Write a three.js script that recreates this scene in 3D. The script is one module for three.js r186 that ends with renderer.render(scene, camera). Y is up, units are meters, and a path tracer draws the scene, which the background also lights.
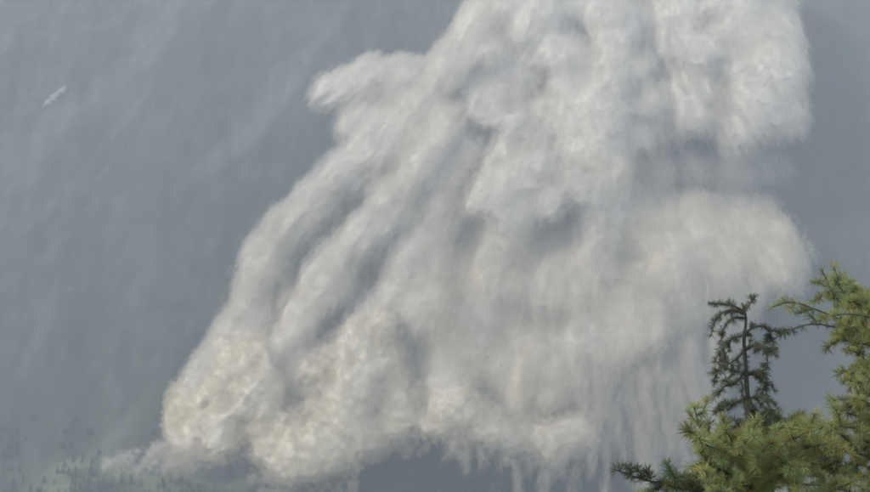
import * as THREE from 'three';
import { mergeGeometries } from 'three/addons/utils/BufferGeometryUtils.js';

// ───────────────────────── camera, sky, sun, exposure ─────────────────────────
const scene = new THREE.Scene();
const camera = new THREE.PerspectiveCamera(25, 870 / 492, 0.2, 9000);
camera.position.set(0, 1.7, 0);
camera.lookAt(0, 1.7, -100);
camera.focus = 2.2;
camera.userData.fStop = 9.5;

// hazy white daylight: a smooth milky sky, a little brighter round the veiled sun
const SUN = new THREE.Vector3(-0.76, 0.54, 0.37).normalize();
{
  const W = 256, H = 128, data = new Float32Array(W * H * 4), d = new THREE.Vector3();
  for (let j = 0; j < H; j++) for (let i = 0; i < W; i++) {
    const th = ((j + 0.5) / H - 0.5) * Math.PI, ph = ((i + 0.5) / W - 0.5) * 2 * Math.PI;
    d.set(Math.cos(th) * Math.cos(ph), Math.sin(th), Math.cos(th) * Math.sin(ph));
    const c = Math.max(0, d.dot(SUN)), glow = 0.35 * Math.pow(c, 6), up = 0.9 + 0.25 * Math.max(0, d.y), o = (j * W + i) * 4;
    data[o] = 0.60 * up + glow; data[o + 1] = 0.66 * up + glow * 0.97; data[o + 2] = 0.70 * up + glow * 0.9; data[o + 3] = 1;
  }
  const sky = new THREE.DataTexture(data, W, H, THREE.RGBAFormat, THREE.FloatType);
  sky.mapping = THREE.EquirectangularReflectionMapping; sky.magFilter = THREE.LinearFilter; sky.needsUpdate = true;
  scene.background = sky; scene.environment = sky;
}
const sun = new THREE.DirectionalLight(new THREE.Color(1.0, 0.93, 0.82), 2.3);
sun.position.copy(SUN).multiplyScalar(3000).add(new THREE.Vector3(0, 0, -1900));
sun.target.position.set(0, 0, -1900);
sun.castShadow = true; sun.shadow.radius = 24;
Object.assign(sun.shadow.camera, { left: -1500, right: 1500, top: 1500, bottom: -1500, near: 10, far: 7000 });
sun.shadow.mapSize.set(2048, 2048);
scene.add(sun, sun.target);
scene.fog = new THREE.FogExp2(new THREE.Color(0.785, 0.872, 1.0), 0.000285);

const renderer = new THREE.WebGLRenderer({ antialias: true });
renderer.toneMapping = THREE.LinearToneMapping;
renderer.toneMappingExposure = 1.58;
renderer.shadowMap.enabled = true;

// ───────────────────────── helpers ─────────────────────────
function rng(seed) { let a = seed >>> 0; return () => { a = (a + 0x6D2B79F5) | 0; let t = Math.imul(a ^ (a >>> 15), 1 | a); t = (t + Math.imul(t ^ (t >>> 7), 61 | t)) ^ t; return ((t ^ (t >>> 14)) >>> 0) / 4294967296; }; }
const R0 = rng(7);
const perm = new Uint8Array(512); { const p = [...Array(256).keys()]; for (let i = 255; i > 0; i--) { const j = Math.floor(R0() * (i + 1)); [p[i], p[j]] = [p[j], p[i]]; } for (let i = 0; i < 512; i++) perm[i] = p[i & 255]; }
const grad = (h, x, y, z) => { h &= 15; const u = h < 8 ? x : y, v = h < 4 ? y : (h === 12 || h === 14 ? x : z); return ((h & 1) ? -u : u) + ((h & 2) ? -v : v); };
function noise(x, y, z) {
  const fx = Math.floor(x), fy = Math.floor(y), fz = Math.floor(z), X = fx & 255, Y = fy & 255, Z = fz & 255; x -= fx; y -= fy; z -= fz;
  const u = x * x * x * (x * (x * 6 - 15) + 10), v = y * y * y * (y * (y * 6 - 15) + 10), w = z * z * z * (z * (z * 6 - 15) + 10);
  const A = perm[X] + Y, AA = perm[A] + Z, AB = perm[A + 1] + Z, B = perm[X + 1] + Y, BA = perm[B] + Z, BB = perm[B + 1] + Z;
  const l = (a, b, t) => a + (b - a) * t;
  return l(l(l(grad(perm[AA], x, y, z), grad(perm[BA], x - 1, y, z), u), l(grad(perm[AB], x, y - 1, z), grad(perm[BB], x - 1, y - 1, z), u), v),
    l(l(grad(perm[AA + 1], x, y, z - 1), grad(perm[BA + 1], x - 1, y, z - 1), u), l(grad(perm[AB + 1], x, y - 1, z - 1), grad(perm[BB + 1], x - 1, y - 1, z - 1), u), v), w);
}
const fbm = (x, y, z, n = 4) => { let s = 0, a = 1, t = 0; for (let i = 0; i < n; i++) { s += a * noise(x, y, z); t += a; a *= 0.5; x = x * 2.03 + 11.3; y = y * 2.03 + 5.7; z = z * 2.03 + 3.1; } return s / t; };
const billow = (x, y, z, n = 4) => { let s = 0, a = 1, t = 0; for (let i = 0; i < n; i++) { s += a * (1 - 2.2 * Math.abs(noise(x, y, z))); t += a; a *= 0.5; x = x * 2.1 + 7.9; y = y * 2.1 + 3.3; z = z * 2.1 + 9.1; } return s / t; };
const smooth = (a, b, x) => { const t = Math.min(1, Math.max(0, (x - a) / (b - a))); return t * t * (3 - 2 * t); };
const shade = (o) => { o.traverse?.((m) => { if (m.isMesh) { m.castShadow = true; m.receiveShadow = true; } }); return o; };

// ───────────────────────── place: a valley, its far wall, the fall line of the dust ─────────────────────────
// K is the tangent of one picture element; U is the size in metres of one modelling unit of the dust
const K = 0.4434 / 492, U = 1.75, EYE = 1.7;
const LEAN = 0.45, FOOT = 1143.5;               // the dust leans back with the mountain: depth = FOOT + LEAN * height (units)
function fall(u, v, front) {                    // a point of the dust, in units: x, height, front (how far it stands out from the leaning face)
  const a = (u - 435) * K, b = (246 - v) * K, D = (FOOT - front) / (1 - LEAN * b);
  return [a * D, b * D, front];
}

// ───────────────────────── terrain ─────────────────────────
const FACE = -38;                               // mountain face behind the dust (units of front)
function groundDepthHeight(x, D) {              // metres in, height in metres out
  const near = 0.05 - Math.max(0, D - 3.5) * 0.47 - 0.12 * Math.max(0, -D);
  const xu = x / U, n1 = fbm(xu / 190 + 3, D / 330, 1.5, 4), n2 = fbm(xu / 36, D / 60, 7.7, 4);
  // the far slope: meadow apron, then the steep wall
  const du = D / U, gully = noise((xu * 0.75 + du * 0.16) / 58, 2.2, xu / 700) ;
  const apron = -275 + (du - 930) * 0.30 + 16 * noise(xu / 80, du / 90, 4.4) + Math.max(0, -xu - 190) * 0.05;
  const wall = (du - (FOOT - FACE) + 26 * n1 + 9 * n2 + 12 * gully - smooth(-150, -420, xu) * 22) / LEAN;
  const ridge = 395 + 60 * n1;
  let h = Math.max(apron, wall); h = apron + (h - apron) * smooth(0, 26, h - apron + 6);
  h = h > ridge ? ridge + (h - ridge) * 0.12 : h;
  const far = h * U + EYE;
  const t = smooth(700, 1350, D);
  return (D < 700 ? near : near * (1 - t) + far * t) + (D > 30 ? Math.min(1, (D - 30) / 200) * 9 * n2 * (1 - t) : 0);
}
const terrainY = (x, z) => groundDepthHeight(x, -z);

const dn = (c, s = 1) => new THREE.Color().setRGB(c[0] * s, c[1] * s, c[2] * s);
{
  const rows = [];
  for (let D = -40; D < 20; D += 1) rows.push(D);
  for (let D = 20; D < 300; D += 14) rows.push(D);
  for (let D = 300; D < 1500; D += 30) rows.push(D);
  for (let D = 1500; D < 2500; D += 3.6) rows.push(D);
  for (let D = 2500; D < 4200; D += 34) rows.push(D);
  const cols = []; for (let x = -1700; x < -30; x += x < -1100 ? 40 : 6) cols.push(x); for (let x = -30; x < 30; x += 3) cols.push(x); for (let x = 30; x <= 1720; x += x < 1150 ? 6 : 40) cols.push(x);
  const n = rows.length, m = cols.length, pos = new Float32Array(n * m * 3), col = new Float32Array(n * m * 3), idx = [];
  for (let j = 0; j < n; j++) for (let i = 0; i < m; i++) {
    const x = cols[i], D = rows[j], y = groundDepthHeight(x, D), o = (j * m + i) * 3;
    pos[o] = x; pos[o + 1] = y; pos[o + 2] = -D;
    const a = fbm(x / 150, y / 110, D / 150, 4), b = fbm(x / 34 + 20, y / 34, D / 40, 3), e = 2;
    const slope = D > 1400 ? Math.abs(groundDepthHeight(x, D + e) - groundDepthHeight(x, D - e)) / (2 * e) : 0.4;
    const rock = smooth(-0.05, 0.22, a + 0.5 * b) * smooth(0.8, 1.6, slope), scree = smooth(0.16, 0.34, fbm((0.79 * x - 0.61 * y) / 120, (0.61 * x + 0.79 * y) / 800, 8.8, 3));
    let c = [0.060, 0.074, 0.060];                                          // alpine scrub and forest floor
    const meadow = smooth(-0.2, 0.2, fbm(x / 130 + 9, D / 110, 2.2, 3)) * (1 - smooth(0.6, 1.1, slope));
    c = c.map((q, k) => q + ([0.125, 0.160, 0.095][k] - q) * meadow);
    c = c.map((q, k) => q + ([0.084, 0.090, 0.086][k] - q) * rock);
    c = c.map((q, k) => q + ([0.17, 0.178, 0.170][k] - q) * 0.6 * scree * smooth(0.9, 1.6, slope));
    if (D > 1700) { const pg = Math.abs(0.79 * (x + 770) - 0.61 * (y - 205) + 40 * a * 2) ; const gl = smooth(46, 8, pg) * smooth(-0.35, 0.3, b + 0.3) * (x < -480 ? 1 : 0); c = c.map((q, k) => q + ([0.19, 0.20, 0.19][k] - q) * 0.32 * gl); }
    const g = 1 + 0.22 * b; for (let k = 0; k < 3; k++) col[o + k] = c[k] * g;
    if (i && j) { const p = j * m + i; idx.push(p - m - 1, p - m, p, p - m - 1, p, p - 1); }
  }
  const g = new THREE.BufferGeometry(); g.setAttribute('position', new THREE.BufferAttribute(pos, 3)); g.setAttribute('color', new THREE.BufferAttribute(col, 3)); g.setIndex(idx); g.computeVertexNormals();
  const t = new THREE.Mesh(g, new THREE.MeshStandardMaterial({ vertexColors: true, roughness: 1 }));
  t.name = 'mountain_terrain'; t.userData = { kind: 'structure', label: 'hazy blue grey mountainside and valley slope', category: 'mountainside' };
  t.castShadow = t.receiveShadow = true; scene.add(t);
}
function onWall(u, v) {                         // where the line of sight of a picture point meets the far slope
  const a = (u - 435) * K, b = (246 - v) * K;
  for (let D = 1500; D < 3200; D += 2) if (groundDepthHeight(a * D, D) > EYE + b * D) return [a * D, EYE + b * D, -D];
  return [a * 2400, EYE + b * 2400, -2400];
}

// snow lying in the gully high on the left
function snow(name, label, pts, width, tone = 1) {
  const P = pts.map(([u, v]) => new THREE.Vector3(...onWall(u, v))), curve = new THREE.CatmullRomCurve3(P), N = 46, M = 6, pos = [], idx = [], r = rng(name.length * 31 + pts.length);
  for (let i = 0; i <= N; i++) {
    const t = i / N, p = curve.getPoint(t), w = width * Math.min(1, t * 5 + 0.25, (1 - t) * 3.5 + 0.1) * (0.75 + 0.9 * noise(t * 11, 3.1, width));
    for (let k = 0; k <= M; k++) {
      const s = k / M * 2 - 1, x = p.x + s * w * 0.77 + 2.5 * noise(t * 17, k, 5), up = p.y - s * w * 0.64 + 2.5 * noise(t * 15, k, 9);
      let D = 1500; for (let q = -p.z - 70; q < -p.z + 90; q += 1) if (groundDepthHeight(x, q) > up) { D = q; break; }
      if (D === 1500) D = -p.z;
      pos.push(x, up + 0.6, -D + 2.2 + 2.4 * (1 - s * s) + (r() - 0.5) * 0.3 - 0.6);
      if (i && k) { const o = i * (M + 1) + k, b = o - M - 1; idx.push(b - 1, b, o, b - 1, o, o - 1); }
    }
  }
  const g = new THREE.BufferGeometry(); g.setAttribute('position', new THREE.Float32BufferAttribute(pos, 3)); g.setIndex(idx); g.computeVertexNormals();
  const m = new THREE.Mesh(g, new THREE.MeshStandardMaterial({ color: dn([0.23, 0.245, 0.255], tone), roughness: 0.9, side: THREE.DoubleSide }));
  m.name = name; m.userData = { label, category: 'snow patch' }; shade(m); scene.add(m);
}
snow('snow_patch', 'narrow bright snow streak in the gully at upper left', [[67, 87], [58, 94], [49, 102], [43, 108]], 9);

// ───────────────────────── the dust ─────────────────────────
// Each part is a bundle of rounded trains of dust; a point is [u, v, front, radius].
const PUFFS = []; {
  const r = rng(515);
  for (let i = 0; i < 64; i++) { const v = -30 + 235 * r(), u = 470 + 20 * r() + (v < 60 ? 0 : (v - 60) * 0.12) + (165 - (v > 100 ? (v - 100) * 0.35 : 0)) * r(), a = 7 + 9 * r() * r() + 4 * r(), f = 36 + 20 * r() - Math.abs(u - 575) * 0.07; PUFFS.push([[u, v, f, a], [u - 5 * r() - (u < 540 ? 6 : 0), v + 4 + 9 * r(), f - 1, a * 0.85]]); }
  for (let i = 0; i < 16; i++) { const t = r(), u = 655 + 130 * r(), v = -20 + 130 * t, a = 10 + 8 * r(), f = 36 + 10 * r(); PUFFS.push([[u, v, f, a], [u + 3 * r(), v + 12 * r(), f, a]]); }
}
const PARTS = [
  { name: 'dust_body', label: 'broad pale grey body of falling dust', cream: 0.42, knots: 0.22, wisp: 1, trains: [
    [[520, 40, 31, 58], [600, 10, 35, 72], [690, 20, 31, 78]], [[560, 120, 29, 80], [482, 132, 6, 52]], [[600, -60, 31, 90], [700, -50, 31, 80]],
    [[400, 205, 27, 62], [500, 230, 29, 88], [620, 230, 29, 88]], [[500, 150, 25, 70], [600, 150, 27, 75]],
    [[325, 320, 27, 78], [430, 340, 31, 88], [550, 330, 31, 88]], [[270, 388, 25, 64], [350, 388, 29, 60], [450, 365, 29, 58], [560, 365, 29, 62]],
    [[470, 285, 41, 60], [560, 285, 43, 60], [640, 300, 39, 50]], [[450, 355, 43, 48], [540, 368, 43, 52], [600, 368, 39, 45]], [[300, 372, 38, 40], [325, 395, 40, 34]], [[425, 250, 42, 36], [420, 300, 42, 36], [445, 330, 42, 36]], [[630, 215, 32, 36], [640, 235, 34, 36]], [[610, 318, 38, 40], [645, 318, 34, 36], [695, 305, 30, 32]] ] },
  { name: 'dust_plume', label: 'outer left ridge of dust sweeping down to the left', cream: 0.1, wisp: 1.1, trains: [
    [[500, -6, 36, 26], [470, 40, 46, 19], [452, 72, 46, 18], [420, 110, 38, 22], [372, 150, 36, 22], [326, 190, 34, 21], [288, 228, 32, 19], [266, 262, 30, 18], [252, 300, 30, 19]],
    [[252, 300, 32, 20], [236, 335, 32, 22], [216, 372, 34, 21], [198, 405, 36, 20]] ] },
  { name: 'dust_plume', label: 'side lobe of dust hooking out to the left near the top', cream: 0.0, wisp: 1.2, trains: [
    [[442, 92, 26, 26], [405, 86, 26, 25], [374, 86, 24, 22], [348, 84, 22, 14], [332, 91, 19, 10], [321, 100, 16, 6]],
    [[430, 112, 26, 24], [395, 118, 23, 20], [368, 122, 20, 17], [350, 118, 17, 12]], [[400, 135, 28, 18], [372, 150, 27, 16]] ] },
  { name: 'dust_plume', label: 'second bright ridge of dust behind the left edge', cream: 0.15, wisp: 1, trains: [
    [[452, 118, 44, 16], [425, 165, 46, 18], [392, 205, 50, 18], [360, 245, 50, 18], [330, 278, 50, 18], [308, 312, 48, 18], [286, 350, 48, 20]],
    [[470, 150, 36, 14], [440, 205, 40, 15], [412, 250, 40, 16], [385, 300, 40, 17], [362, 330, 44, 17]] ] },
  { name: 'dust_plume', label: 'pale ledge of dust jutting out at the upper middle', cream: 0.1, knots: 0.6, drawn: 0.6, wisp: 1, trains: [
    [[545, 158, 38, 18], [515, 172, 46, 18], [490, 192, 48, 15], [474, 206, 46, 10]], [[520, 185, 44, 20], [505, 225, 42, 22], [490, 275, 36, 24], [470, 330, 34, 26]] ] },
  { name: 'dust_plume', label: 'knotted central column of bright falling dust', cream: 0.05, knots: 0.8, drawn: 0.45, wisp: 1, trains: [
    [[612, -30, 47, 30], [606, 18, 51, 22], [612, 50, 53, 17], [603, 84, 53, 18], [606, 118, 53, 16], [600, 150, 51, 17], [612, 185, 47, 18], [600, 225, 41, 22], [590, 290, 33, 24], [580, 360, 29, 26]],
    [[560, -10, 43, 30], [545, 40, 43, 22], [520, 66, 41, 18], [500, 92, 35, 17], [490, 112, 28, 14]], [[580, 70, 41, 18], [560, 100, 39, 18], [540, 125, 36, 17], [524, 150, 34, 17]], [[500, 10, 35, 30], [480, 40, 35, 20]] ] },
  { name: 'dust_billow', label: 'crowd of small bright puffs at the top centre', cream: 0.0, knots: 0.75, wisp: 0.7, drawn: 0.35, trains: PUFFS },
  { name: 'dust_billow', label: 'big rounded billow of dust at the upper right', cream: 0.05, knots: 0.42, wisp: 1, trains: [
    [[660, -40, 40, 40], [672, 30, 40, 32], [680, 80, 40, 30], [690, 118, 36, 24]], [[720, -40, 42, 40], [742, 20, 44, 34], [752, 66, 46, 36], [748, 106, 44, 32], [730, 130, 36, 20]],
    [[752, -24, 34, 26], [771, 26, 36, 22], [776, 74, 36, 21], [778, 112, 34, 18], [782, 128, 30, 13]], [[650, 105, 26, 22], [650, 135, 20, 20]] ] },
  { name: 'dust_billow', label: 'smooth lower right shoulder of dust', cream: 0.4, knots: 0.22, wisp: 1, trains: [
    [[640, 222, 30, 28], [690, 226, 31, 26], [738, 230, 31, 24], [772, 238, 30, 20], [784, 254, 30, 19], [776, 276, 28, 18]], [[740, 250, 36, 30], [700, 262, 38, 34], [650, 270, 36, 34], [640, 310, 30, 30]], [[750, 285, 24, 22], [715, 300, 22, 28]] ] },
  { name: 'dust_billow', label: 'cream curling billow at the lower left foot of the dust', cream: 0.75, wisp: 0.6, trains: [
    [[196, 403, 40, 16], [190, 421, 44, 15], [188, 437, 44, 12], [196, 451, 42, 11]], [[222, 391, 50, 18], [240, 383, 56, 15], [258, 387, 58, 14], [268, 399, 56, 12]],
    [[214, 419, 54, 16], [224, 435, 54, 14], [212, 447, 50, 12]], [[240, 345, 40, 18], [262, 361, 46, 16]], [[236, 367, 48, 14], [250, 370, 54, 11]] ] },
  { name: 'dust_billow', label: 'bright cauliflower billow touching the ground at lower left', cream: 0.85, wisp: 0.5, trains: [
    [[262, 424, 54, 14], [272, 442, 62, 15], [288, 454, 64, 14], [302, 448, 64, 13], [318, 454, 60, 11]], [[288, 430, 60, 15], [306, 434, 62, 13], [330, 444, 58, 14], [345, 452, 54, 10]], [[286, 464, 60, 9], [308, 463, 56, 8]] ] },
  { name: 'dust_billow', label: 'tall cream billow rising left of centre near the foot', cream: 0.7, wisp: 0.7, trains: [
    [[378, 329, 58, 14], [362, 337, 60, 15], [350, 351, 58, 12]], [[385, 357, 54, 14], [372, 375, 58, 14], [352, 385, 60, 14], [345, 407, 60, 14], [358, 427, 58, 14], [372, 443, 54, 12]], [[392, 385, 50, 12], [398, 409, 48, 13], [394, 433, 46, 12]], [[330, 397, 46, 14], [322, 422, 48, 14]], [[310, 372, 40, 18], [330, 357, 44, 16]] ] },
  { name: 'dust_billow', label: 'curled crest of dust at the bottom middle', cream: 0.55, wisp: 1.7, trains: [
    [[428, 424, 46, 10], [440, 410, 52, 9], [455, 404, 54, 9], [470, 408, 54, 9], [484, 420, 52, 9], [496, 432, 50, 10], [514, 442, 48, 10]], [[462, 426, 44, 9], [474, 442, 42, 9]], [[526, 438, 44, 9], [546, 440, 45, 8], [566, 437, 45, 9], [584, 436, 40, 7]], [[440, 386, 38, 14], [425, 401, 40, 12]] ] },
];
// thin falling veils and ground dust: [u, v, front, radius, strength] chains, never opaque
const VEILS = [
  { name: 'dust_veil', label: 'thin grey veil of dust hanging at the lower right', cream: 0.2, trains: [
    [[610, 330, 26, 34, 1.80], [612, 400, 26, 32, 1.62], [612, 440, 26, 26, 1.08]], [[660, 320, 24, 36, 1.80], [664, 390, 24, 34, 1.62], [668, 440, 22, 30, 0.90]], [[708, 320, 22, 34, 1.62], [706, 370, 22, 30, 1.26], [704, 430, 20, 26, 0.90]], [[735, 300, 18, 26, 1.26], [735, 340, 18, 20, 0.72]], [[590, 360, 34, 30, 2], [596, 410, 34, 26, 1.6]], [[640, 290, 36, 30, 2], [690, 290, 34, 34, 2], [740, 280, 30, 30, 1.6]], [[682, 350, 26, 30, 1.8], [686, 420, 24, 28, 1.4], [688, 470, 22, 22, 0.8]], [[640, 380, 28, 26, 1.8], [642, 440, 26, 24, 1.2], [644, 480, 24, 20, 0.7]] ] },
  { name: 'dust_veil', label: 'ragged streaks of dust dripping below the curled crest', cream: 0.15, trains: [
    [[500, 448, 44, 8, 1.44], [496, 476, 44, 6, 0.68], [494, 496, 42, 5, 0.51]], [[520, 452, 44, 9, 1.44], [518, 476, 44, 8, 0.77], [514, 500, 42, 7, 0.51]], [[546, 456, 44, 12, 1.16], [542, 484, 42, 10, 0.59], [540, 505, 40, 9, 0.51]], [[575, 456, 44, 12, 1.16], [572, 486, 42, 10, 0.59], [572, 510, 40, 9, 0.51]], [[600, 440, 36, 12, 1.16], [606, 464, 38, 5, 1.02], [604, 490, 38, 8, 0.59], [602, 506, 36, 8, 0.51]], [[622, 440, 30, 10, 0.87], [626, 480, 30, 9, 0.42]], [[470, 446, 46, 9, 1.02], [466, 468, 46, 8, 0.45]], [[486, 440, 50, 10, 1.36], [482, 466, 48, 9, 0.60]], [[530, 440, 52, 12, 1.36], [528, 470, 50, 10, 0.65]], [[560, 436, 52, 14, 1.36], [558, 472, 50, 11, 0.60]], [[588, 430, 48, 12, 1.36], [590, 470, 46, 10, 0.60]], [[448, 436, 44, 10, 0.85], [444, 456, 42, 8, 0.51]] ] },
  { name: 'dust_veil', label: 'low tongue of pale dust creeping along the slope at far left', cream: 0.2, trains: [
    [[205, 452, 56, 18, 2.4], [168, 452, 54, 14, 2.2], [138, 457, 54, 11, 2], [110, 464, 56, 9, 1.8], [86, 473, 58, 8, 1.5], [60, 483, 60, 7, 1.2]], [[190, 464, 58, 12, 2], [150, 466, 58, 10, 1.5], [120, 474, 60, 8, 1]] ] },
  { name: 'dust_veil', label: 'faint dust drifting along the ground under the bright billows', cream: 0.3, trains: [
    [[250, 478, 46, 8, 1.36], [300, 486, 46, 10, 1.36], [350, 484, 46, 10, 1.36]], [[262, 496, 46, 10, 1.02], [350, 498, 46, 10, 1.02]], [[400, 455, 44, 9, 1.02], [425, 448, 40, 8, 1.02]] ] },
  { name: 'dust_veil', label: 'thin dust across the dark gap on the right side', cream: 0.0, trains: [
    [[650, 172, 26, 32, 0.46], [690, 172, 22, 32, 0.33], [735, 170, 18, 32, 0.23], [772, 168, 16, 28, 0.17]], [[680, 205, 30, 24, 0.40], [725, 205, 26, 24, 0.30], [770, 206, 22, 20, 0.20]], [[720, 150, 24, 10, 0.50], [721, 205, 24, 9, 0.50]] ] },
];

const CELL = 2, X0 = -300, Y0 = -268, W0 = -34, NX = 372, NY = 296, NW = 62, CELLS = NX * NY * NW;
const acc = new Float32Array(CELLS), veil = new Float32Array(CELLS), owner = new Uint8Array(CELLS), best = new Float32Array(CELLS).fill(1e9), veilOwner = new Uint8Array(CELLS), veilBest = new Float32Array(CELLS);
const SOFT = 6.5;
function eachNear(a, b, ra, rb, pad, fn) {      // every grid point near a tapered segment, with its distance to it
  const R = Math.max(ra, rb) + pad, lo = [0, 1, 2].map((k) => Math.min(a[k], b[k]) - R), hi = [0, 1, 2].map((k) => Math.max(a[k], b[k]) + R);
  const i0 = Math.max(0, Math.ceil((lo[0] - X0) / CELL)), i1 = Math.min(NX - 1, Math.floor((hi[0] - X0) / CELL)), j0 = Math.max(0, Math.ceil((lo[1] - Y0) / CELL)), j1 = Math.min(NY - 1, Math.floor((hi[1] - Y0) / CELL)), k0 = Math.max(0, Math.ceil((lo[2] - W0) / CELL)), k1 = Math.min(NW - 1, Math.floor((hi[2] - W0) / CELL));
  const dx = b[0] - a[0], dy = b[1] - a[1], dw = b[2] - a[2], L = dx * dx + dy * dy + dw * dw || 1;
  for (let k = k0; k <= k1; k++) for (let j = j0; j <= j1; j++) for (let i = i0; i <= i1; i++) {
    const px = X0 + i * CELL - a[0], py = Y0 + j * CELL - a[1], pw = W0 + k * CELL - a[2], t = Math.min(1, Math.max(0, (px * dx + py * dy + pw * dw) / L));
    const qx = px - t * dx, qy = py - t * dy, qw = pw - t * dw;
    fn((k * NY + j) * NX + i, Math.sqrt(qx * qx + qy * qy + qw * qw) - (ra + (rb - ra) * t), t);
  }
}
const rl = rng(21);
PARTS.forEach((part, id) => part.trains.forEach((train) => {
  const P = train.map(([u, v, f, r]) => { const s = 1.0 / (1 - LEAN * (246 - v) * K) * FOOT * K; const p = fall(u, v, f - r); return { p, r: r * s }; });
  const put = (a, b, ra, rb) => eachNear(a, b, ra, rb, 14, (at, d) => { acc[at] += Math.exp(-Math.max(d, -60) / SOFT); if (d < best[at]) { best[at] = d; owner[at] = id; } });
  for (let s = 0; s + 1 < P.length; s++) put(P[s].p, P[s + 1].p, P[s].r * 0.82, P[s + 1].r * 0.82);
  // smaller puffs budding from the train
  for (let s = 0; s + 1 < P.length; s++) {
    if (P[s].r > 48) continue;
    const n = 3 + Math.floor(P[s].r / 5);
    for (let q = 0; q < n; q++) {
      const t = rl(), r = P[s].r + (P[s + 1].r - P[s].r) * t, th = rl() * 6.283, cz = rl() * 1.2 - 0.2, sz = Math.sqrt(Math.max(0, 1 - cz * cz)), rr = r * (0.26 + 0.26 * rl()), k = r * 0.74;
      const c = [0, 1, 2].map((e) => P[s].p[e] + (P[s + 1].p[e] - P[s].p[e]) * t); c[0] += k * sz * Math.cos(th); c[1] += k * sz * Math.sin(th); c[2] += k * cz;
      put(c, [c[0] + (rl() - 0.5) * rr, c[1] - rr * rl() * 1.2, c[2]], rr, rr * 0.85);
    }
  }
}));
VEILS.forEach((part, id) => part.trains.forEach((train) => {
  const P = train.map(([u, v, f, r, s]) => { const k = 1.0 / (1 - LEAN * (246 - v) * K) * FOOT * K; return { p: fall(u, v, f - r * 0.4), r: r * k, s }; });
  for (let s = 0; s + 1 < P.length; s++) eachNear(P[s].p, P[s + 1].p, P[s].r, P[s + 1].r, 2, (at, d, t) => {
    const r = P[s].r + (P[s + 1].r - P[s].r) * t, f = (P[s].s + (P[s + 1].s - P[s].s) * t) * smooth(0, 0.8 * r, -d);
    if (f > veil[at]) veil[at] = f; if (f > veilBest[at]) { veilBest[at] = f; veilOwner[at] = id; }
  });
}));

// fine shape: the dust is drawn out along its fall lines, and bulges in knots at its foot
const OX = 205, OY = 480;                       // the point the fall lines fan out from, well above the picture
const dist = new Float32Array(CELLS).fill(99), streak = new Float32Array(CELLS);
for (let k = 0; k < NW; k++) for (let j = 0; j < NY; j++) for (let i = 0; i < NX; i++) {
  const at = (k * NY + j) * NX + i, thick = acc[at] > 0.02, thin = veil[at] > 0;
  if (!thick && !thin) continue;
  const x = X0 + i * CELL, y = Y0 + j * CELL, w = W0 + k * CELL;
  const wx = 14 * noise(x / 60, y / 60, w / 60), wy = 14 * noise(x / 60 + 9, y / 60, w / 60 + 4);
  const th = Math.atan2(x + wx - OX, OY - y), rho = Math.hypot(x - OX, y - OY);
  const st = fbm(th * 520 / 15, (rho + wy) / 95, w / 26, 3), fine = fbm(th * 520 / 5, rho / 48, w / 12, 2);
  streak[at] = 0.65 * st + 0.5 * fine;
  if (!thick) continue;
  let d = -SOFT * Math.log(acc[at]);
  const foot = PARTS[owner[at]].cream, knots = PARTS[owner[at]].knots ?? 0.35 + 0.65 * foot;
  if (d > -26) d -= 5.2 * (PARTS[owner[at]].drawn ?? 1) * (1.2 - foot) * st + 1.3 * (1 - 0.6 * foot) * fine + knots * (5.5 + 5.5 * foot) * (billow((x + wx) / 34, (y + wy) / 34, w / 34, 3) - 0.25) + 2.8 * knots * (billow((x + 0.5 * wx) / 13, (y + 0.5 * wy) / 15, w / 13 + 40, 3) - 0.25) + 4.5 * fbm((x + wy) / 46, (y + wx) / 40, w / 40, 2);
  dist[at] = d;
}

// the dense heart of the dust, as a surface
const CORE = -6;
function worldOf(x, y, w, out) { const D = FOOT + LEAN * y - w; out[0] = x * U; out[1] = y * U + EYE; out[2] = -D * U; return out; }
const hues = [[0.796, 0.752, 0.702], [0.815, 0.752, 0.632]];
const tint = (x, y, w, cream) => { const c = Math.min(1, Math.max(0, cream + 0.6 * fbm(x / 55, y / 55, w / 55 + 30, 3))), g = 1 + 0.05 * noise(x / 9, y / 9, w / 9); return [0, 1, 2].map((k) => (hues[0][k] + (hues[1][k] - hues[0][k]) * c) * g); };
const dustCore = new THREE.MeshStandardMaterial({ vertexColors: true, roughness: 1 });
const dustMotes = new THREE.MeshPhysicalMaterial({ color: 0xffffff, roughness: 1, transmission: 0.45, thickness: 0, side: THREE.DoubleSide, specularIntensity: 0 });
const cloud = new THREE.Group(); cloud.name = 'dust_cloud';
cloud.userData = { label: 'huge pale cloud of dust pouring down the mountainside', category: 'dust cloud' };
const coreMeshes = [];
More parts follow.
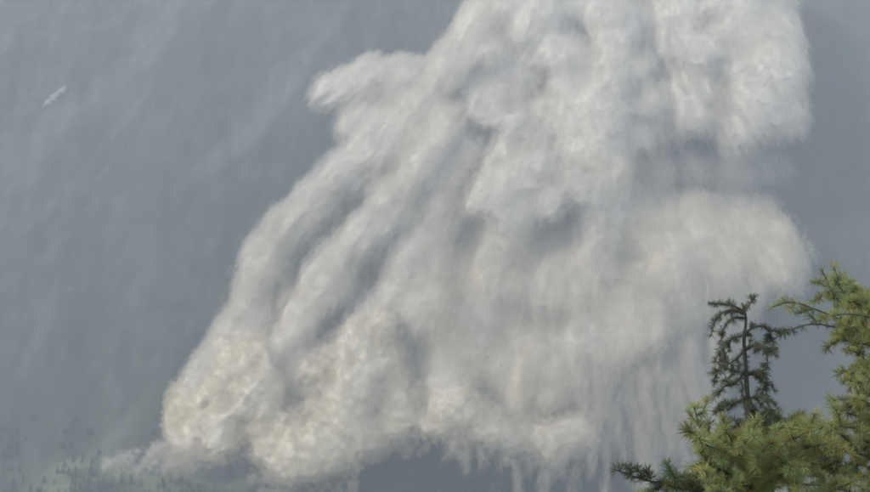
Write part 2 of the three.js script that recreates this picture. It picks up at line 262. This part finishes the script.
{
  const vert = new Int32Array(CELLS).fill(-1), pos = [], own = [], wp = [0, 0, 0], colr = [];
  const corner = [0, 1, NX, NX + 1, NX * NY, NX * NY + 1, NX * NY + NX, NX * NY + NX + 1];
  const edges = [[0, 1], [0, 2], [0, 4], [1, 3], [1, 5], [2, 3], [2, 6], [3, 7], [4, 5], [4, 6], [5, 7], [6, 7]];
  for (let k = 0; k + 1 < NW; k++) for (let j = 0; j + 1 < NY; j++) for (let i = 0; i + 1 < NX; i++) {
    const at = (k * NY + j) * NX + i; let ins = 0; for (let c = 0; c < 8; c++) if (dist[at + corner[c]] < CORE) ins++;
    if (!ins || ins === 8) continue;
    let sx = 0, sy = 0, sw = 0, n = 0;
    for (const [p, q] of edges) { const a = dist[at + corner[p]] - CORE, b = dist[at + corner[q]] - CORE; if ((a < 0) !== (b < 0)) { const t = a / (a - b); sx += (p & 1) + ((q & 1) - (p & 1)) * t; sy += ((p >> 1) & 1) + (((q >> 1) & 1) - ((p >> 1) & 1)) * t; sw += ((p >> 2) & 1) + (((q >> 2) & 1) - ((p >> 2) & 1)) * t; n++; } }
    vert[at] = own.length; own.push(owner[at]);
    const x = X0 + (i + sx / n) * CELL, y = Y0 + (j + sy / n) * CELL, w = W0 + (k + sw / n) * CELL;
    pos.push(...worldOf(x, y, w, wp)); colr.push(...tint(x, y, w, PARTS[owner[at]].cream));
  }
  const tris = PARTS.map(() => []);
  const quad = (a, b, c, d, flip) => { if (a < 0 || b < 0 || c < 0 || d < 0) return; const t = tris[own[a]]; flip ? t.push(a, c, b, a, d, c) : t.push(a, b, c, a, c, d); };
  for (let k = 1; k + 1 < NW; k++) for (let j = 1; j + 1 < NY; j++) for (let i = 1; i + 1 < NX; i++) {
    const at = (k * NY + j) * NX + i, s = dist[at] < CORE;
    if (s !== (dist[at + 1] < CORE)) quad(vert[at - NX - NX * NY], vert[at - NX * NY], vert[at], vert[at - NX], !s);
    if (s !== (dist[at + NX] < CORE)) quad(vert[at - 1 - NX * NY], vert[at - NX * NY], vert[at], vert[at - 1], s);
    if (s !== (dist[at + NX * NY] < CORE)) quad(vert[at - 1 - NX], vert[at - NX], vert[at], vert[at - 1], !s);
  }
  const all = new THREE.BufferGeometry(); all.setAttribute('position', new THREE.Float32BufferAttribute(pos, 3)); all.setIndex(tris.flat()); all.computeVertexNormals();
  const nor = all.attributes.normal.array;
  PARTS.forEach((part, id) => {
    const map = new Map(), P = [], N = [], C = [], I = tris[id].map((q) => { if (!map.has(q)) { map.set(q, map.size); P.push(pos[3 * q], pos[3 * q + 1], pos[3 * q + 2]); N.push(nor[3 * q], nor[3 * q + 1], nor[3 * q + 2]); C.push(colr[3 * q], colr[3 * q + 1], colr[3 * q + 2]); } return map.get(q); });
    const g = new THREE.BufferGeometry(); g.setAttribute('position', new THREE.Float32BufferAttribute(P, 3)); g.setAttribute('normal', new THREE.Float32BufferAttribute(N, 3)); g.setAttribute('color', new THREE.Float32BufferAttribute(C, 3)); g.setIndex(I);
    const m = new THREE.Mesh(g, dustCore); m.name = part.name; m.userData = { label: part.label, kind: 'stuff' }; shade(m); cloud.add(m); coreMeshes.push(m);
  });
}

// motes: loose clots of dust, a handful of flakes each, thick inside the dust and thinning out round it
function clot(seed, flakes, long, s = 0.21, wide = 1.2) {
  const r = rng(seed), P = [], g3 = () => (r() + r() + r() + r() - 2) * wide, v = new THREE.Vector3(), a = new THREE.Vector3(), b = new THREE.Vector3();
  for (let f = 0; f < flakes; f++) {
    const c = new THREE.Vector3(g3(), g3() * long, g3()); v.set(g3(), g3(), g3() + 1e-6).normalize(); a.set(g3(), g3(), g3()).cross(v).normalize(); b.crossVectors(v, a);
    for (let q = 0; q < 3; q++) { const t = q * 2.0944; P.push(c.x + s * (a.x * Math.cos(t) + b.x * Math.sin(t)), c.y + s * (a.y * Math.cos(t) + b.y * Math.sin(t)), c.z + s * (a.z * Math.cos(t) + b.z * Math.sin(t))); }
  }
  const g = new THREE.BufferGeometry(); g.setAttribute('position', new THREE.Float32BufferAttribute(P, 3)); g.computeVertexNormals(); return g;
}
const clots = [clot(3, 28, 1.0), clot(4, 28, 2.2), clot(5, 60, 1.6, 0.14), clot(6, 60, 3.0, 0.14), clot(8, 12, 1.3, 0.13, 2.6)];
{
  const r = rng(99), lists = [...PARTS.map(() => [])], vl = VEILS.map(() => []);
  for (let k = 0; k < NW; k++) for (let j = 0; j < NY; j++) for (let i = 0; i < NX; i++) {
    const at = (k * NY + j) * NX + i, d = dist[at], st = streak[at];
    if (d < 12 && d > -11) {
      const part = PARTS[owner[at]], dd = d + part.wisp * 3.5 * (0.2 - 1.4 * st);
      const rho = 0.36 * smooth(5.5, -6, dd) + 0.03 * smooth(11, 0, dd) * part.wisp;
      if (r() < rho) lists[owner[at]].push(X0 + (i + r()) * CELL, Y0 + (j + r()) * CELL, W0 + (k + r()) * CELL);
    }
    if (veil[at] > 0 && d > -2) {
      const rho = (veilOwner[at] === 4 ? 1.9 : 0.42) * veil[at] * Math.max(0.03, Math.min(2.2, 0.75 + 3.4 * st));
      if (r() < rho) vl[veilOwner[at]].push(X0 + (i + r()) * CELL, Y0 + (j + r()) * CELL, W0 + (k + r()) * CELL);
    }
  }
  let total = 0;
  const m4 = new THREE.Matrix4(), q = new THREE.Quaternion(), e = new THREE.Euler(), p = new THREE.Vector3(), sc = new THREE.Vector3(), wp = [0, 0, 0], c = new THREE.Color();
  const fill = (name, L, cream, long, parent, label) => {
    const n = L.length / 3; total += n; if (!n) return;
    const im = new THREE.InstancedMesh(clots[long === 2 ? 4 : long + (label ? 2 : 0)], dustMotes, n);
    for (let i = 0; i < n; i++) {
      const x = L[3 * i], y = L[3 * i + 1], w = L[3 * i + 2]; worldOf(x, y, w, wp); p.set(...wp);
      const th = Math.atan2(x - OX, OY - y);
      if (long === 1) e.set((r() - 0.5) * 0.5, 0, th + (r() - 0.5) * 0.35); else e.set(r() * 6.28, r() * 6.28, r() * 6.28);
      const s = U * (1.3 + 0.9 * r()); sc.set(s, s, s); m4.compose(p, q.setFromEuler(e), sc); im.setMatrixAt(i, m4);
      const t = tint(x, y, w, cream); im.setColorAt(i, c.setRGB(t[0], t[1], t[2]));
    }
    im.name = name; im.userData = { kind: 'stuff' }; if (label) im.userData.label = label; im.castShadow = im.receiveShadow = true; parent.add(im);
  };
  PARTS.forEach((part, id) => fill('drifting_dust', lists[id], part.cream, +(part.cream < 0.5), coreMeshes[id]));
  VEILS.forEach((part, id) => fill(part.name, vl[id], part.cream, id === 4 ? 2 : +(id < 2), cloud, part.label));
}
scene.add(cloud);
// ───────────────────────── far conifers at the foot of the slope ─────────────────────────
function coniferShape(seed, tiers, spread) {    // ragged tiers of drooping sprays, unit height, base at 0
  const r = rng(seed), P = [], tri = (a, b, c) => P.push(...a, ...b, ...c);
  for (let i = 0; i < tiers; i++) {
    const t = i / tiers, y = 0.10 + 0.88 * t, R = spread * Math.pow(1 - t, 0.85) + 0.012, n = 9;
    for (let k = 0; k < n; k++) {
      const a = k / n * 6.283 + r() * 0.6 + i, q = R * (0.65 + 0.6 * r()), wd = 0.32 + 0.25 * r(), dy = 0.05 + 0.06 * r(), ca = Math.cos(a), sa = Math.sin(a);
      const tip = [q * ca, y - dy, q * sa], l = [q * 0.62 * Math.cos(a - wd), y - dy * 0.9, q * 0.62 * Math.sin(a - wd)], rr = [q * 0.62 * Math.cos(a + wd), y - dy * 0.9, q * 0.62 * Math.sin(a + wd)], top = [0, y + 0.05, 0];
      tri(top, rr, tip); tri(top, tip, l); tri(top, l, rr);
    }
  }
  const g = new THREE.BufferGeometry(); g.setAttribute('position', new THREE.Float32BufferAttribute(P, 3)); g.computeVertexNormals(); return g;
}
const crownMat = new THREE.MeshStandardMaterial({ color: dn([0.040, 0.058, 0.036]), roughness: 1, side: THREE.DoubleSide });
const boleMat = new THREE.MeshStandardMaterial({ color: dn([0.07, 0.055, 0.045]), roughness: 1 });
const crowns = [coniferShape(11, 14, 0.17), coniferShape(12, 13, 0.21), coniferShape(13, 15, 0.14)];
{
  const rc = rng(77);
  const said = ['leftmost of the small dark conifers at the bottom left', 'short conifer second from the left in the bottom left clump', 'tallest dark conifer in the clump at the bottom left', 'conifer just right of the tallest in the bottom left clump', 'rightmost small conifer below the low dust tongue'];
  [[104, 490, 13], [113, 487, 17], [122, 484, 25], [131, 484, 21], [141, 487, 15]].forEach(([u, v, h], i) => {
    const t = new THREE.Group(), p = onWall(u, v); t.name = 'conifer_tree' + (i ? '_00' + i : '');
    const bole = new THREE.Mesh(new THREE.CylinderGeometry(h * 0.004, h * 0.016, h * 0.8, 7), boleMat); bole.position.y = h * 0.4 - 0.8; bole.name = 'trunk';
    const crown = new THREE.Mesh(crowns[i % 3], crownMat); crown.scale.setScalar(h); crown.rotation.y = rc() * 6; crown.name = 'crown';
    t.add(bole, crown); t.position.set(p[0], terrainY(p[0], p[2]) - 0.2, p[2]); t.userData = { label: said[i], category: 'tree', group: 'conifers at the bottom left' }; shade(t); scene.add(t);
  });
  const spots = [];
  for (let tries = 0; tries < 60000 && spots.length < 2600; tries++) {
    const x = -1050 + 2100 * rc(), D = 1640 + 420 * rc(), y = groundDepthHeight(x, D);
    if (y > -330 + 60 * rc() * rc() || y < -520) continue;
    const dens = smooth(0.02, 0.3, fbm(x / 120, y / 90, D / 150, 3) + 0.12) * (y < -300 ? 1 : 0.55);
    if (rc() < dens * 0.6) spots.push([x, y, D, 8 + 9 * rc()]);
  }
  const im = new THREE.InstancedMesh(crowns[1], crownMat, spots.length), m = new THREE.Matrix4(), q = new THREE.Quaternion(), Y = new THREE.Vector3(0, 1, 0), c = new THREE.Color();
  spots.forEach(([x, y, D, h], i) => { m.compose(new THREE.Vector3(x, y - 0.6, -D), q.setFromAxisAngle(Y, rc() * 6.28), new THREE.Vector3(h, h, h)); im.setMatrixAt(i, m); const g = 0.8 + 0.6 * rc(); im.setColorAt(i, c.setRGB(g, g, g)); });
  im.name = 'far_forest'; im.userData = { kind: 'stuff', label: 'far scattered forest fading into haze on the mountainside', category: 'forest' }; im.castShadow = im.receiveShadow = true; scene.add(im);
}
// ───────────────────────── larches close to the camera ─────────────────────────
const rt = rng(4242);
const barkMat = new THREE.MeshStandardMaterial({ vertexColors: true, roughness: 0.95 });
const needleMat = new THREE.MeshPhysicalMaterial({ color: 0xffffff, roughness: 0.9, transmission: 0.55, thickness: 0, side: THREE.DoubleSide, specularIntensity: 0.3 });
const near = (u, v, D) => new THREE.Vector3((u - 435) * K * D, EYE + (246 - v) * K * D, -D);
function limb(curve, r0, r1, tone, seg = 24, sides = 7) {       // a tapered, slightly knobbly stem along a curve
  const P = [], C = [], I = [], N = curve.computeFrenetFrames(seg, false), p = new THREE.Vector3(), ph = rt() * 50;
  for (let i = 0; i <= seg; i++) {
    const t = i / seg; curve.getPointAt(t, p); const r = (r0 + (r1 - r0) * t) * (1 + 0.28 * noise(t * seg * 0.7, ph, 0.3));
    for (let k = 0; k <= sides; k++) {
      const a = k / sides * 6.2832, ca = Math.cos(a), sa = Math.sin(a), q = r * (1 + 0.15 * noise(ca * 2 + ph, sa * 2, t * 9));
      P.push(p.x + q * (ca * N.normals[i].x + sa * N.binormals[i].x), p.y + q * (ca * N.normals[i].y + sa * N.binormals[i].y), p.z + q * (ca * N.normals[i].z + sa * N.binormals[i].z));
      const g = 0.8 + 0.7 * Math.abs(noise(t * seg * 1.3, a * 2, ph)); C.push(tone[0] * g, tone[1] * g, tone[2] * g);
      if (i && k) { const o = i * (sides + 1) + k, b = o - sides - 1; I.push(b - 1, o - 1, o, b - 1, o, b); }
    }
  }
  const g = new THREE.BufferGeometry(); g.setAttribute('position', new THREE.Float32BufferAttribute(P, 3)); g.setAttribute('color', new THREE.Float32BufferAttribute(C, 3)); g.setIndex(I); g.computeVertexNormals(); return g;
}
function tuftShape(seed, n, open) {             // one short shoot: a brush of soft needles, unit length along +y
  const r = rng(seed), P = [], v = new THREE.Vector3(), s = new THREE.Vector3();
  for (let i = 0; i < n; i++) {
    const az = r() * 6.283, el = open * Math.sqrt(r()), L = 0.75 + 0.4 * r(), bend = (r() - 0.4) * 0.35, wd = 0.022 + 0.010 * r();
    v.set(Math.sin(el) * Math.cos(az), Math.cos(el), Math.sin(el) * Math.sin(az)); s.set(r() - 0.5, r() - 0.5, r() - 0.5).cross(v).normalize().multiplyScalar(wd);
    const m = v.clone().multiplyScalar(L * 0.55), e = v.clone().multiplyScalar(L); e.y -= bend * 0.5; m.y -= bend * 0.12;
    const q = [[-s.x * 0.6, -s.y * 0.6, -s.z * 0.6], [s.x * 0.6, s.y * 0.6, s.z * 0.6], [m.x + s.x, m.y + s.y, m.z + s.z], [m.x - s.x, m.y - s.y, m.z - s.z], [e.x, e.y, e.z]];
    for (const k of [0, 1, 2, 0, 2, 3, 3, 2, 4]) P.push(...q[k]);
  }
  const g = new THREE.BufferGeometry(); g.setAttribute('position', new THREE.Float32BufferAttribute(P, 3)); g.computeVertexNormals(); return g;
}
const tuft = tuftShape(5, 30, 1.4);
const GREEN = [0.25, 0.275, 0.115], DULL = [0.100, 0.116, 0.078], WOOD = [0.060, 0.052, 0.045], DARKWOOD = [0.062, 0.057, 0.053];
// a branch of a larch: its wood, side twigs, and the needle brushes on all of them
function branch(tree, pts, o) {
  const { r0 = 0.006, r1 = 0.0018, twigs = 8, reach = 0.13, gap = 0.011, green = GREEN, wood = WOOD, start = 0.12, len = 0.030, droop = 0.25, rise = 0, label } = o;
  const curve = new THREE.CatmullRomCurve3(pts), L = curve.getLength();
  const m = new THREE.Mesh(limb(curve, r0, r1, wood, Math.max(10, Math.round(L * 40))), barkMat); m.name = 'branch'; if (label) m.userData.label = label; tree.add(m);
  const runs = [[curve, start, 0.5]];
  for (let i = 0; i < twigs; i++) {
    const t = start + (1 - start) * (i + rt() * 0.8) / twigs * 0.96, p = curve.getPointAt(t), d = curve.getTangentAt(t);
    const side = new THREE.Vector3(rt() - 0.5, rt() - 0.5 + rise, rt() - 0.5); side.addScaledVector(d, -side.dot(d)).normalize();
    const l = reach * (0.45 + 0.75 * rt()) * (1 - 0.45 * t), a = p.clone().addScaledVector(side, l * 0.45).addScaledVector(d, l * 0.3), b = p.clone().addScaledVector(side, l * 0.8).addScaledVector(d, l * 0.75);
    a.y += (rt() - 0.5) * l * 0.2; b.y -= l * droop * (rt() * 1.3 - 0.2);
    const c = new THREE.CatmullRomCurve3([p, a, b]); runs.push([c, 0.08, 0.85]);
    const w = new THREE.Mesh(limb(c, r1 * 1.15, r1 * 0.55, wood, 8, 5), barkMat); w.name = 'twig'; m.add(w);
  }
  const M = [], cols = [], q = new THREE.Quaternion(), up = new THREE.Vector3(0, 1, 0), s3 = new THREE.Vector3();
  for (const [c, from, dens] of runs) {
    const Lc = c.getLength(), n = Math.max(2, Math.round(Lc * (1 - from) / gap * dens * 1.35));
    for (let i = 0; i <= n; i++) {
      const t = Math.min(1, from + (1 - from) * (i + rt() * 0.7) / n), p = c.getPointAt(t), d = c.getTangentAt(t), side = new THREE.Vector3(rt() - 0.5, rt() - 0.42, rt() - 0.5);
      side.addScaledVector(d, -side.dot(d)).normalize().addScaledVector(d, i === n ? 2 : 0.35 + 0.3 * rt()).normalize();
      const s = len * (0.7 + 0.55 * rt()); M.push(new THREE.Matrix4().compose(p, q.setFromUnitVectors(up, side).clone(), s3.set(s * (0.8 + 0.45 * rt()), s * (0.7 + 0.6 * rt()), s * (0.8 + 0.45 * rt()))));
      const dry = rt() < 0.06, g = dry ? 0.6 : 0.7 + 0.75 * rt(), y = dry ? 0.5 : (rt() - 0.45) * 0.35; cols.push([green[0] * g * (1 + y), green[1] * g, green[2] * g * (1 - y)]);
    }
  }
  const im = new THREE.InstancedMesh(tuft, needleMat, M.length), c = new THREE.Color(); M.forEach((x, i) => { im.setMatrixAt(i, x); im.setColorAt(i, c.setRGB(...cols[i])); });
  im.name = 'needles'; im.userData = { kind: 'stuff' }; im.castShadow = im.receiveShadow = true; m.add(im); shade(m);
  return m;
}
const poly = (list, dD = 0) => list.map(([u, v, D]) => near(u, v, D + dD));

// young larch with a dark, bare leading shoot
{
  const tree = new THREE.Group(); tree.name = 'larch_tree';
  tree.userData = { label: 'young larch with a dark upright leading shoot and green lower branches', category: 'tree' };
  const D = 3.6, base = near(748, 246, D).x;
  const stem = new THREE.CatmullRomCurve3([new THREE.Vector3(base + 0.02, -0.05, -D), new THREE.Vector3(base + 0.015, 0.45, -D), near(751, 492, D), near(749, 430, D), near(746, 370, D), near(744, 340, D), near(746, 318, D), near(742, 303, D)]);
  const trunk = new THREE.Mesh(limb(stem, 0.026, 0.0035, DARKWOOD, 90, 10), barkMat); trunk.name = 'trunk'; trunk.userData = { label: 'dark upright leading shoot' }; shade(trunk); tree.add(trunk);
  const dk = { r0: 0.0042, r1: 0.0016, green: DULL, wood: DARKWOOD, twigs: 6, reach: 0.055, gap: 0.009, start: 0.02, len: 0.02 };
  for (const b of [
    [[745, 312, D], [728, 305, D - 0.02], [714, 304, D - 0.03], [703, 303, D - 0.04]], [[744, 314, D], [726, 310, D - 0.05], [711, 318, D - 0.08], [705, 334, D - 0.09]], [[745, 318, D], [732, 318, D + 0.03], [721, 326, D + 0.05], [716, 340, D + 0.06]],
    [[745, 310, D], [751, 303, D], [757, 297, D]], [[745, 335, D], [727, 340, D - 0.04], [716, 352, D - 0.06], [722, 366, D - 0.08]], [[745, 350, D], [730, 362, D + 0.04], [716, 368, D + 0.07], [707, 380, D + 0.08]],
    [[746, 332, D], [760, 326, D + 0.02], [772, 330, D + 0.05], [778, 342, D + 0.06]], [[746, 350, D], [760, 345, D - 0.04], [770, 352, D - 0.06], [772, 366, D - 0.06]], [[746, 372, D], [731, 384, D - 0.03], [717, 388, D - 0.05], [708, 398, D - 0.05]],
    [[746, 376, D], [760, 372, D + 0.03], [770, 380, D + 0.05], [770, 394, D + 0.05]], [[747, 396, D], [731, 404, D + 0.05], [720, 402, D + 0.08], [712, 412, D + 0.09]], [[747, 400, D], [762, 396, D - 0.05], [772, 404, D - 0.07], [778, 414, D - 0.07]],
    [[748, 416, D], [764, 418, D + 0.04], [776, 414, D + 0.06], [784, 418, D + 0.06]], [[748, 420, D], [734, 428, D - 0.06], [724, 424, D - 0.1]] ].entries()) branch(tree, poly(b[1].map(([u, v, d]) => [746 + (u - 746) * 0.84, v, d])), b[0] < 4 ? { ...dk, twigs: 2, reach: 0.03 } : dk);
  const gr = { r0: 0.0075, r1: 0.002, twigs: 11, reach: 0.12, gap: 0.011, rise: 0.15 };
  for (const [b, o] of [
    [[[749, 455, D], [722, 452, D - 0.08], [704, 435, D - 0.12], [694, 408, D - 0.14]], { twigs: 7, start: 0.05, reach: 0.09 }],
    [[[750, 482, D], [715, 480, D - 0.05], [680, 484, D - 0.08], [645, 480, D - 0.1], [616, 470, D - 0.1]], { green: [0.09, 0.11, 0.06], twigs: 9, reach: 0.07 }],
    [[[749, 450, D], [768, 436, D + 0.06], [786, 424, D + 0.1], [802, 416, D + 0.12]], { reach: 0.09 }], [[[749, 470, D], [776, 456, D - 0.1], [806, 448, D - 0.18], [836, 440, D - 0.22]], {}],
    [[[749, 460, D], [738, 446, D - 0.15], [730, 436, D - 0.26], [724, 430, D - 0.32]], { reach: 0.09 }], [[[750, 490, D], [730, 474, D - 0.2], [712, 466, D - 0.34], [700, 452, D - 0.42]], {}],
    [[[750, 500, D], [770, 482, D - 0.22], [790, 470, D - 0.4], [806, 466, D - 0.52]], {}], [[[750, 505, D], [752, 488, D - 0.2], [756, 470, D - 0.4], [758, 456, D - 0.5]], {}],
    [[[749, 452, D], [762, 438, D + 0.14], [770, 430, D + 0.26], [776, 428, D + 0.34]], { reach: 0.1 }], [[[750, 520, D], [715, 505, D - 0.2], [690, 490, D - 0.34], [668, 486, D - 0.4]], { green: [0.11, 0.135, 0.06] }],
    [[[751, 540, D], [790, 515, D - 0.2], [830, 492, D - 0.35], [864, 476, D - 0.42]], {}], [[[749, 452, D], [775, 444, D - 0.3], [800, 436, D - 0.5], [822, 428, D - 0.6]], { reach: 0.1 }], [[[749, 462, D], [722, 450, D - 0.25], [708, 446, D - 0.4], [698, 438, D - 0.5]], { reach: 0.09 }], [[[750, 476, D], [782, 462, D + 0.15], [812, 446, D + 0.25], [838, 424, D + 0.3]], {}], [[[750, 472, D], [742, 452, D - 0.3], [748, 440, D - 0.5], [756, 434, D - 0.6]], { reach: 0.09 }],
    [[[751, 530, D], [730, 508, D - 0.3], [716, 494, D - 0.48], [708, 484, D - 0.56]], {}] ]) branch(tree, poly(b), { ...gr, ...o });
  for (let i = 0; i < 16; i++) {                // the lower whorls, below the picture
    const y = 0.2 + 0.62 * rt(), a = i * 2.4 + rt(), l = 0.55 - 0.3 * y + 0.15 * rt(), p = new THREE.Vector3(base + 0.012, y, -D), dir = new THREE.Vector3(Math.cos(a), 0.05, Math.sin(a));
    branch(tree, [p, p.clone().addScaledVector(dir, l * 0.5).add(new THREE.Vector3(0, 0.03, 0)), p.clone().addScaledVector(dir, l).add(new THREE.Vector3(0, 0.0, 0))], { ...gr, twigs: 8, gap: 0.016 });
  }
  scene.add(tree);
}
// older larch standing just right of the picture, reaching in
{
  const tree = new THREE.Group(); tree.name = 'larch_tree_001';
  tree.userData = { label: 'taller larch reaching in from the right edge with yellow green needles', category: 'tree' };
  const D = 4.2, X = near(1010, 246, D).x, axis = (y) => new THREE.Vector3(X + 0.02 * Math.sin(y * 1.7), y, -D);
  const stem = new THREE.CatmullRomCurve3([-0.35, 0.5, 1.2, 2, 3, 4, 4.9].map(axis));
  const trunk = new THREE.Mesh(limb(stem, 0.085, 0.012, WOOD, 60, 14), barkMat); trunk.name = 'trunk'; shade(trunk); tree.add(trunk);
  const at = (v) => axis(EYE + (246 - v) * K * D), gr = { r0: 0.009, r1: 0.002, twigs: 14, reach: 0.15, gap: 0.0105, start: 0.2, rise: 0.05 };
  for (const [v, b, o] of [
    [380, [[880, 338, D - 0.1], [846, 322, D - 0.14], [814, 309, D - 0.16], [792, 302, D - 0.16], [772, 307, D - 0.16]], { twigs: 9, reach: 0.1, gap: 0.017 }],
    [385, [[890, 352, D - 0.25], [850, 332, D - 0.3], [816, 324, D - 0.32], [795, 328, D - 0.32], [762, 346, D - 0.32]], { twigs: 7, reach: 0.06, gap: 0.02, green: [0.07, 0.09, 0.045], wood: DARKWOOD }],
    [340, [[890, 318, D - 0.05], [862, 306, D - 0.1], [838, 300, D - 0.12], [822, 270, D - 0.12]], { reach: 0.1 }], [330, [[900, 316, D - 0.3], [868, 308, D - 0.4], [846, 296, D - 0.42], [834, 268, D - 0.42]], { reach: 0.1 }],
    [350, [[900, 310, D + 0.1], [872, 296, D + 0.1], [848, 292, D + 0.1], [828, 292, D + 0.1]], {}], [400, [[900, 352, D - 0.1], [872, 338, D - 0.2], [852, 330, D - 0.25], [840, 332, D - 0.3]], {}],
    [430, [[900, 388, D - 0.15], [872, 368, D - 0.25], [856, 352, D - 0.28], [848, 350, D - 0.3]], {}], [450, [[905, 420, D - 0.1], [878, 400, D - 0.2], [858, 386, D - 0.24], [848, 380, D - 0.26]], {}],
    [470, [[905, 440, D - 0.3], [880, 424, D - 0.4], [856, 416, D - 0.46], [842, 410, D - 0.5]], {}], [480, [[910, 430, D - 0.2], [852, 447, D - 0.35], [815, 462, D - 0.45], [772, 479, D - 0.5], [700, 494, D - 0.5]], { r0: 0.013, r1: 0.0045, wood: DARKWOOD, twigs: 20, start: 0.25 }],
    [470, [[905, 436, D - 0.1], [850, 446, D - 0.2], [820, 452, D - 0.28], [790, 468, D - 0.3], [775, 476, D - 0.3]], { r0: 0.009, r1: 0.003, wood: DARKWOOD }], [500, [[905, 470, D - 0.1], [866, 456, D - 0.2], [836, 446, D - 0.25], [816, 432, D - 0.28]], {}],
    [530, [[905, 492, D - 0.2], [866, 476, D - 0.34], [836, 470, D - 0.4], [812, 476, D - 0.42]], {}], [560, [[905, 520, D - 0.3], [866, 498, D - 0.5], [836, 488, D - 0.6], [800, 484, D - 0.66]], {}],
    [310, [[920, 300, D - 0.2], [890, 296, D - 0.3], [868, 300, D - 0.36], [854, 308, D - 0.4]], {}], [360, [[900, 330, D - 0.35], [872, 318, D - 0.5], [848, 314, D - 0.55], [822, 318, D - 0.58]], {}], [390, [[900, 356, D - 0.4], [874, 346, D - 0.55], [852, 344, D - 0.6], [846, 350, D - 0.62]], {}], [440, [[900, 396, D - 0.4], [874, 378, D - 0.55], [858, 372, D - 0.6], [850, 374, D - 0.62]], {}], [465, [[905, 428, D - 0.35], [876, 408, D - 0.5], [862, 400, D - 0.55], [854, 398, D - 0.58]], {}], [330, [[915, 312, D + 0.2], [886, 304, D + 0.25], [860, 298, D + 0.28], [838, 306, D + 0.3]], {}], [490, [[905, 452, D - 0.4], [876, 436, D - 0.6], [852, 428, D - 0.66], [826, 424, D - 0.7]], {}],
    [420, [[915, 372, D + 0.15], [885, 356, D + 0.15], [862, 366, D + 0.15], [850, 390, D + 0.15]], {}] ]) branch(tree, [at(v), ...poly(b)], { ...gr, ...o });
  for (let i = 0; i < 34; i++) {                // the rest of the crown, outside the picture
    const y = 0.55 + 4.1 * i / 34, a = -1.5 + ((i * 2.4) % 4.2) - 0.6, l = 1.15 * (1 - y / 5.4) + 0.1, p = axis(y), dir = new THREE.Vector3(Math.cos(a), 0, Math.sin(a));
    if (dir.x < 0.12) dir.x = 0.12 + 0.4 * rt();
    branch(tree, [p, p.clone().addScaledVector(dir, l * 0.5).add(new THREE.Vector3(0, 0.06, 0)), p.clone().addScaledVector(dir, l)], { ...gr, twigs: 9, gap: 0.02 });
  }
  scene.add(tree);
}
renderer.render(scene, camera);
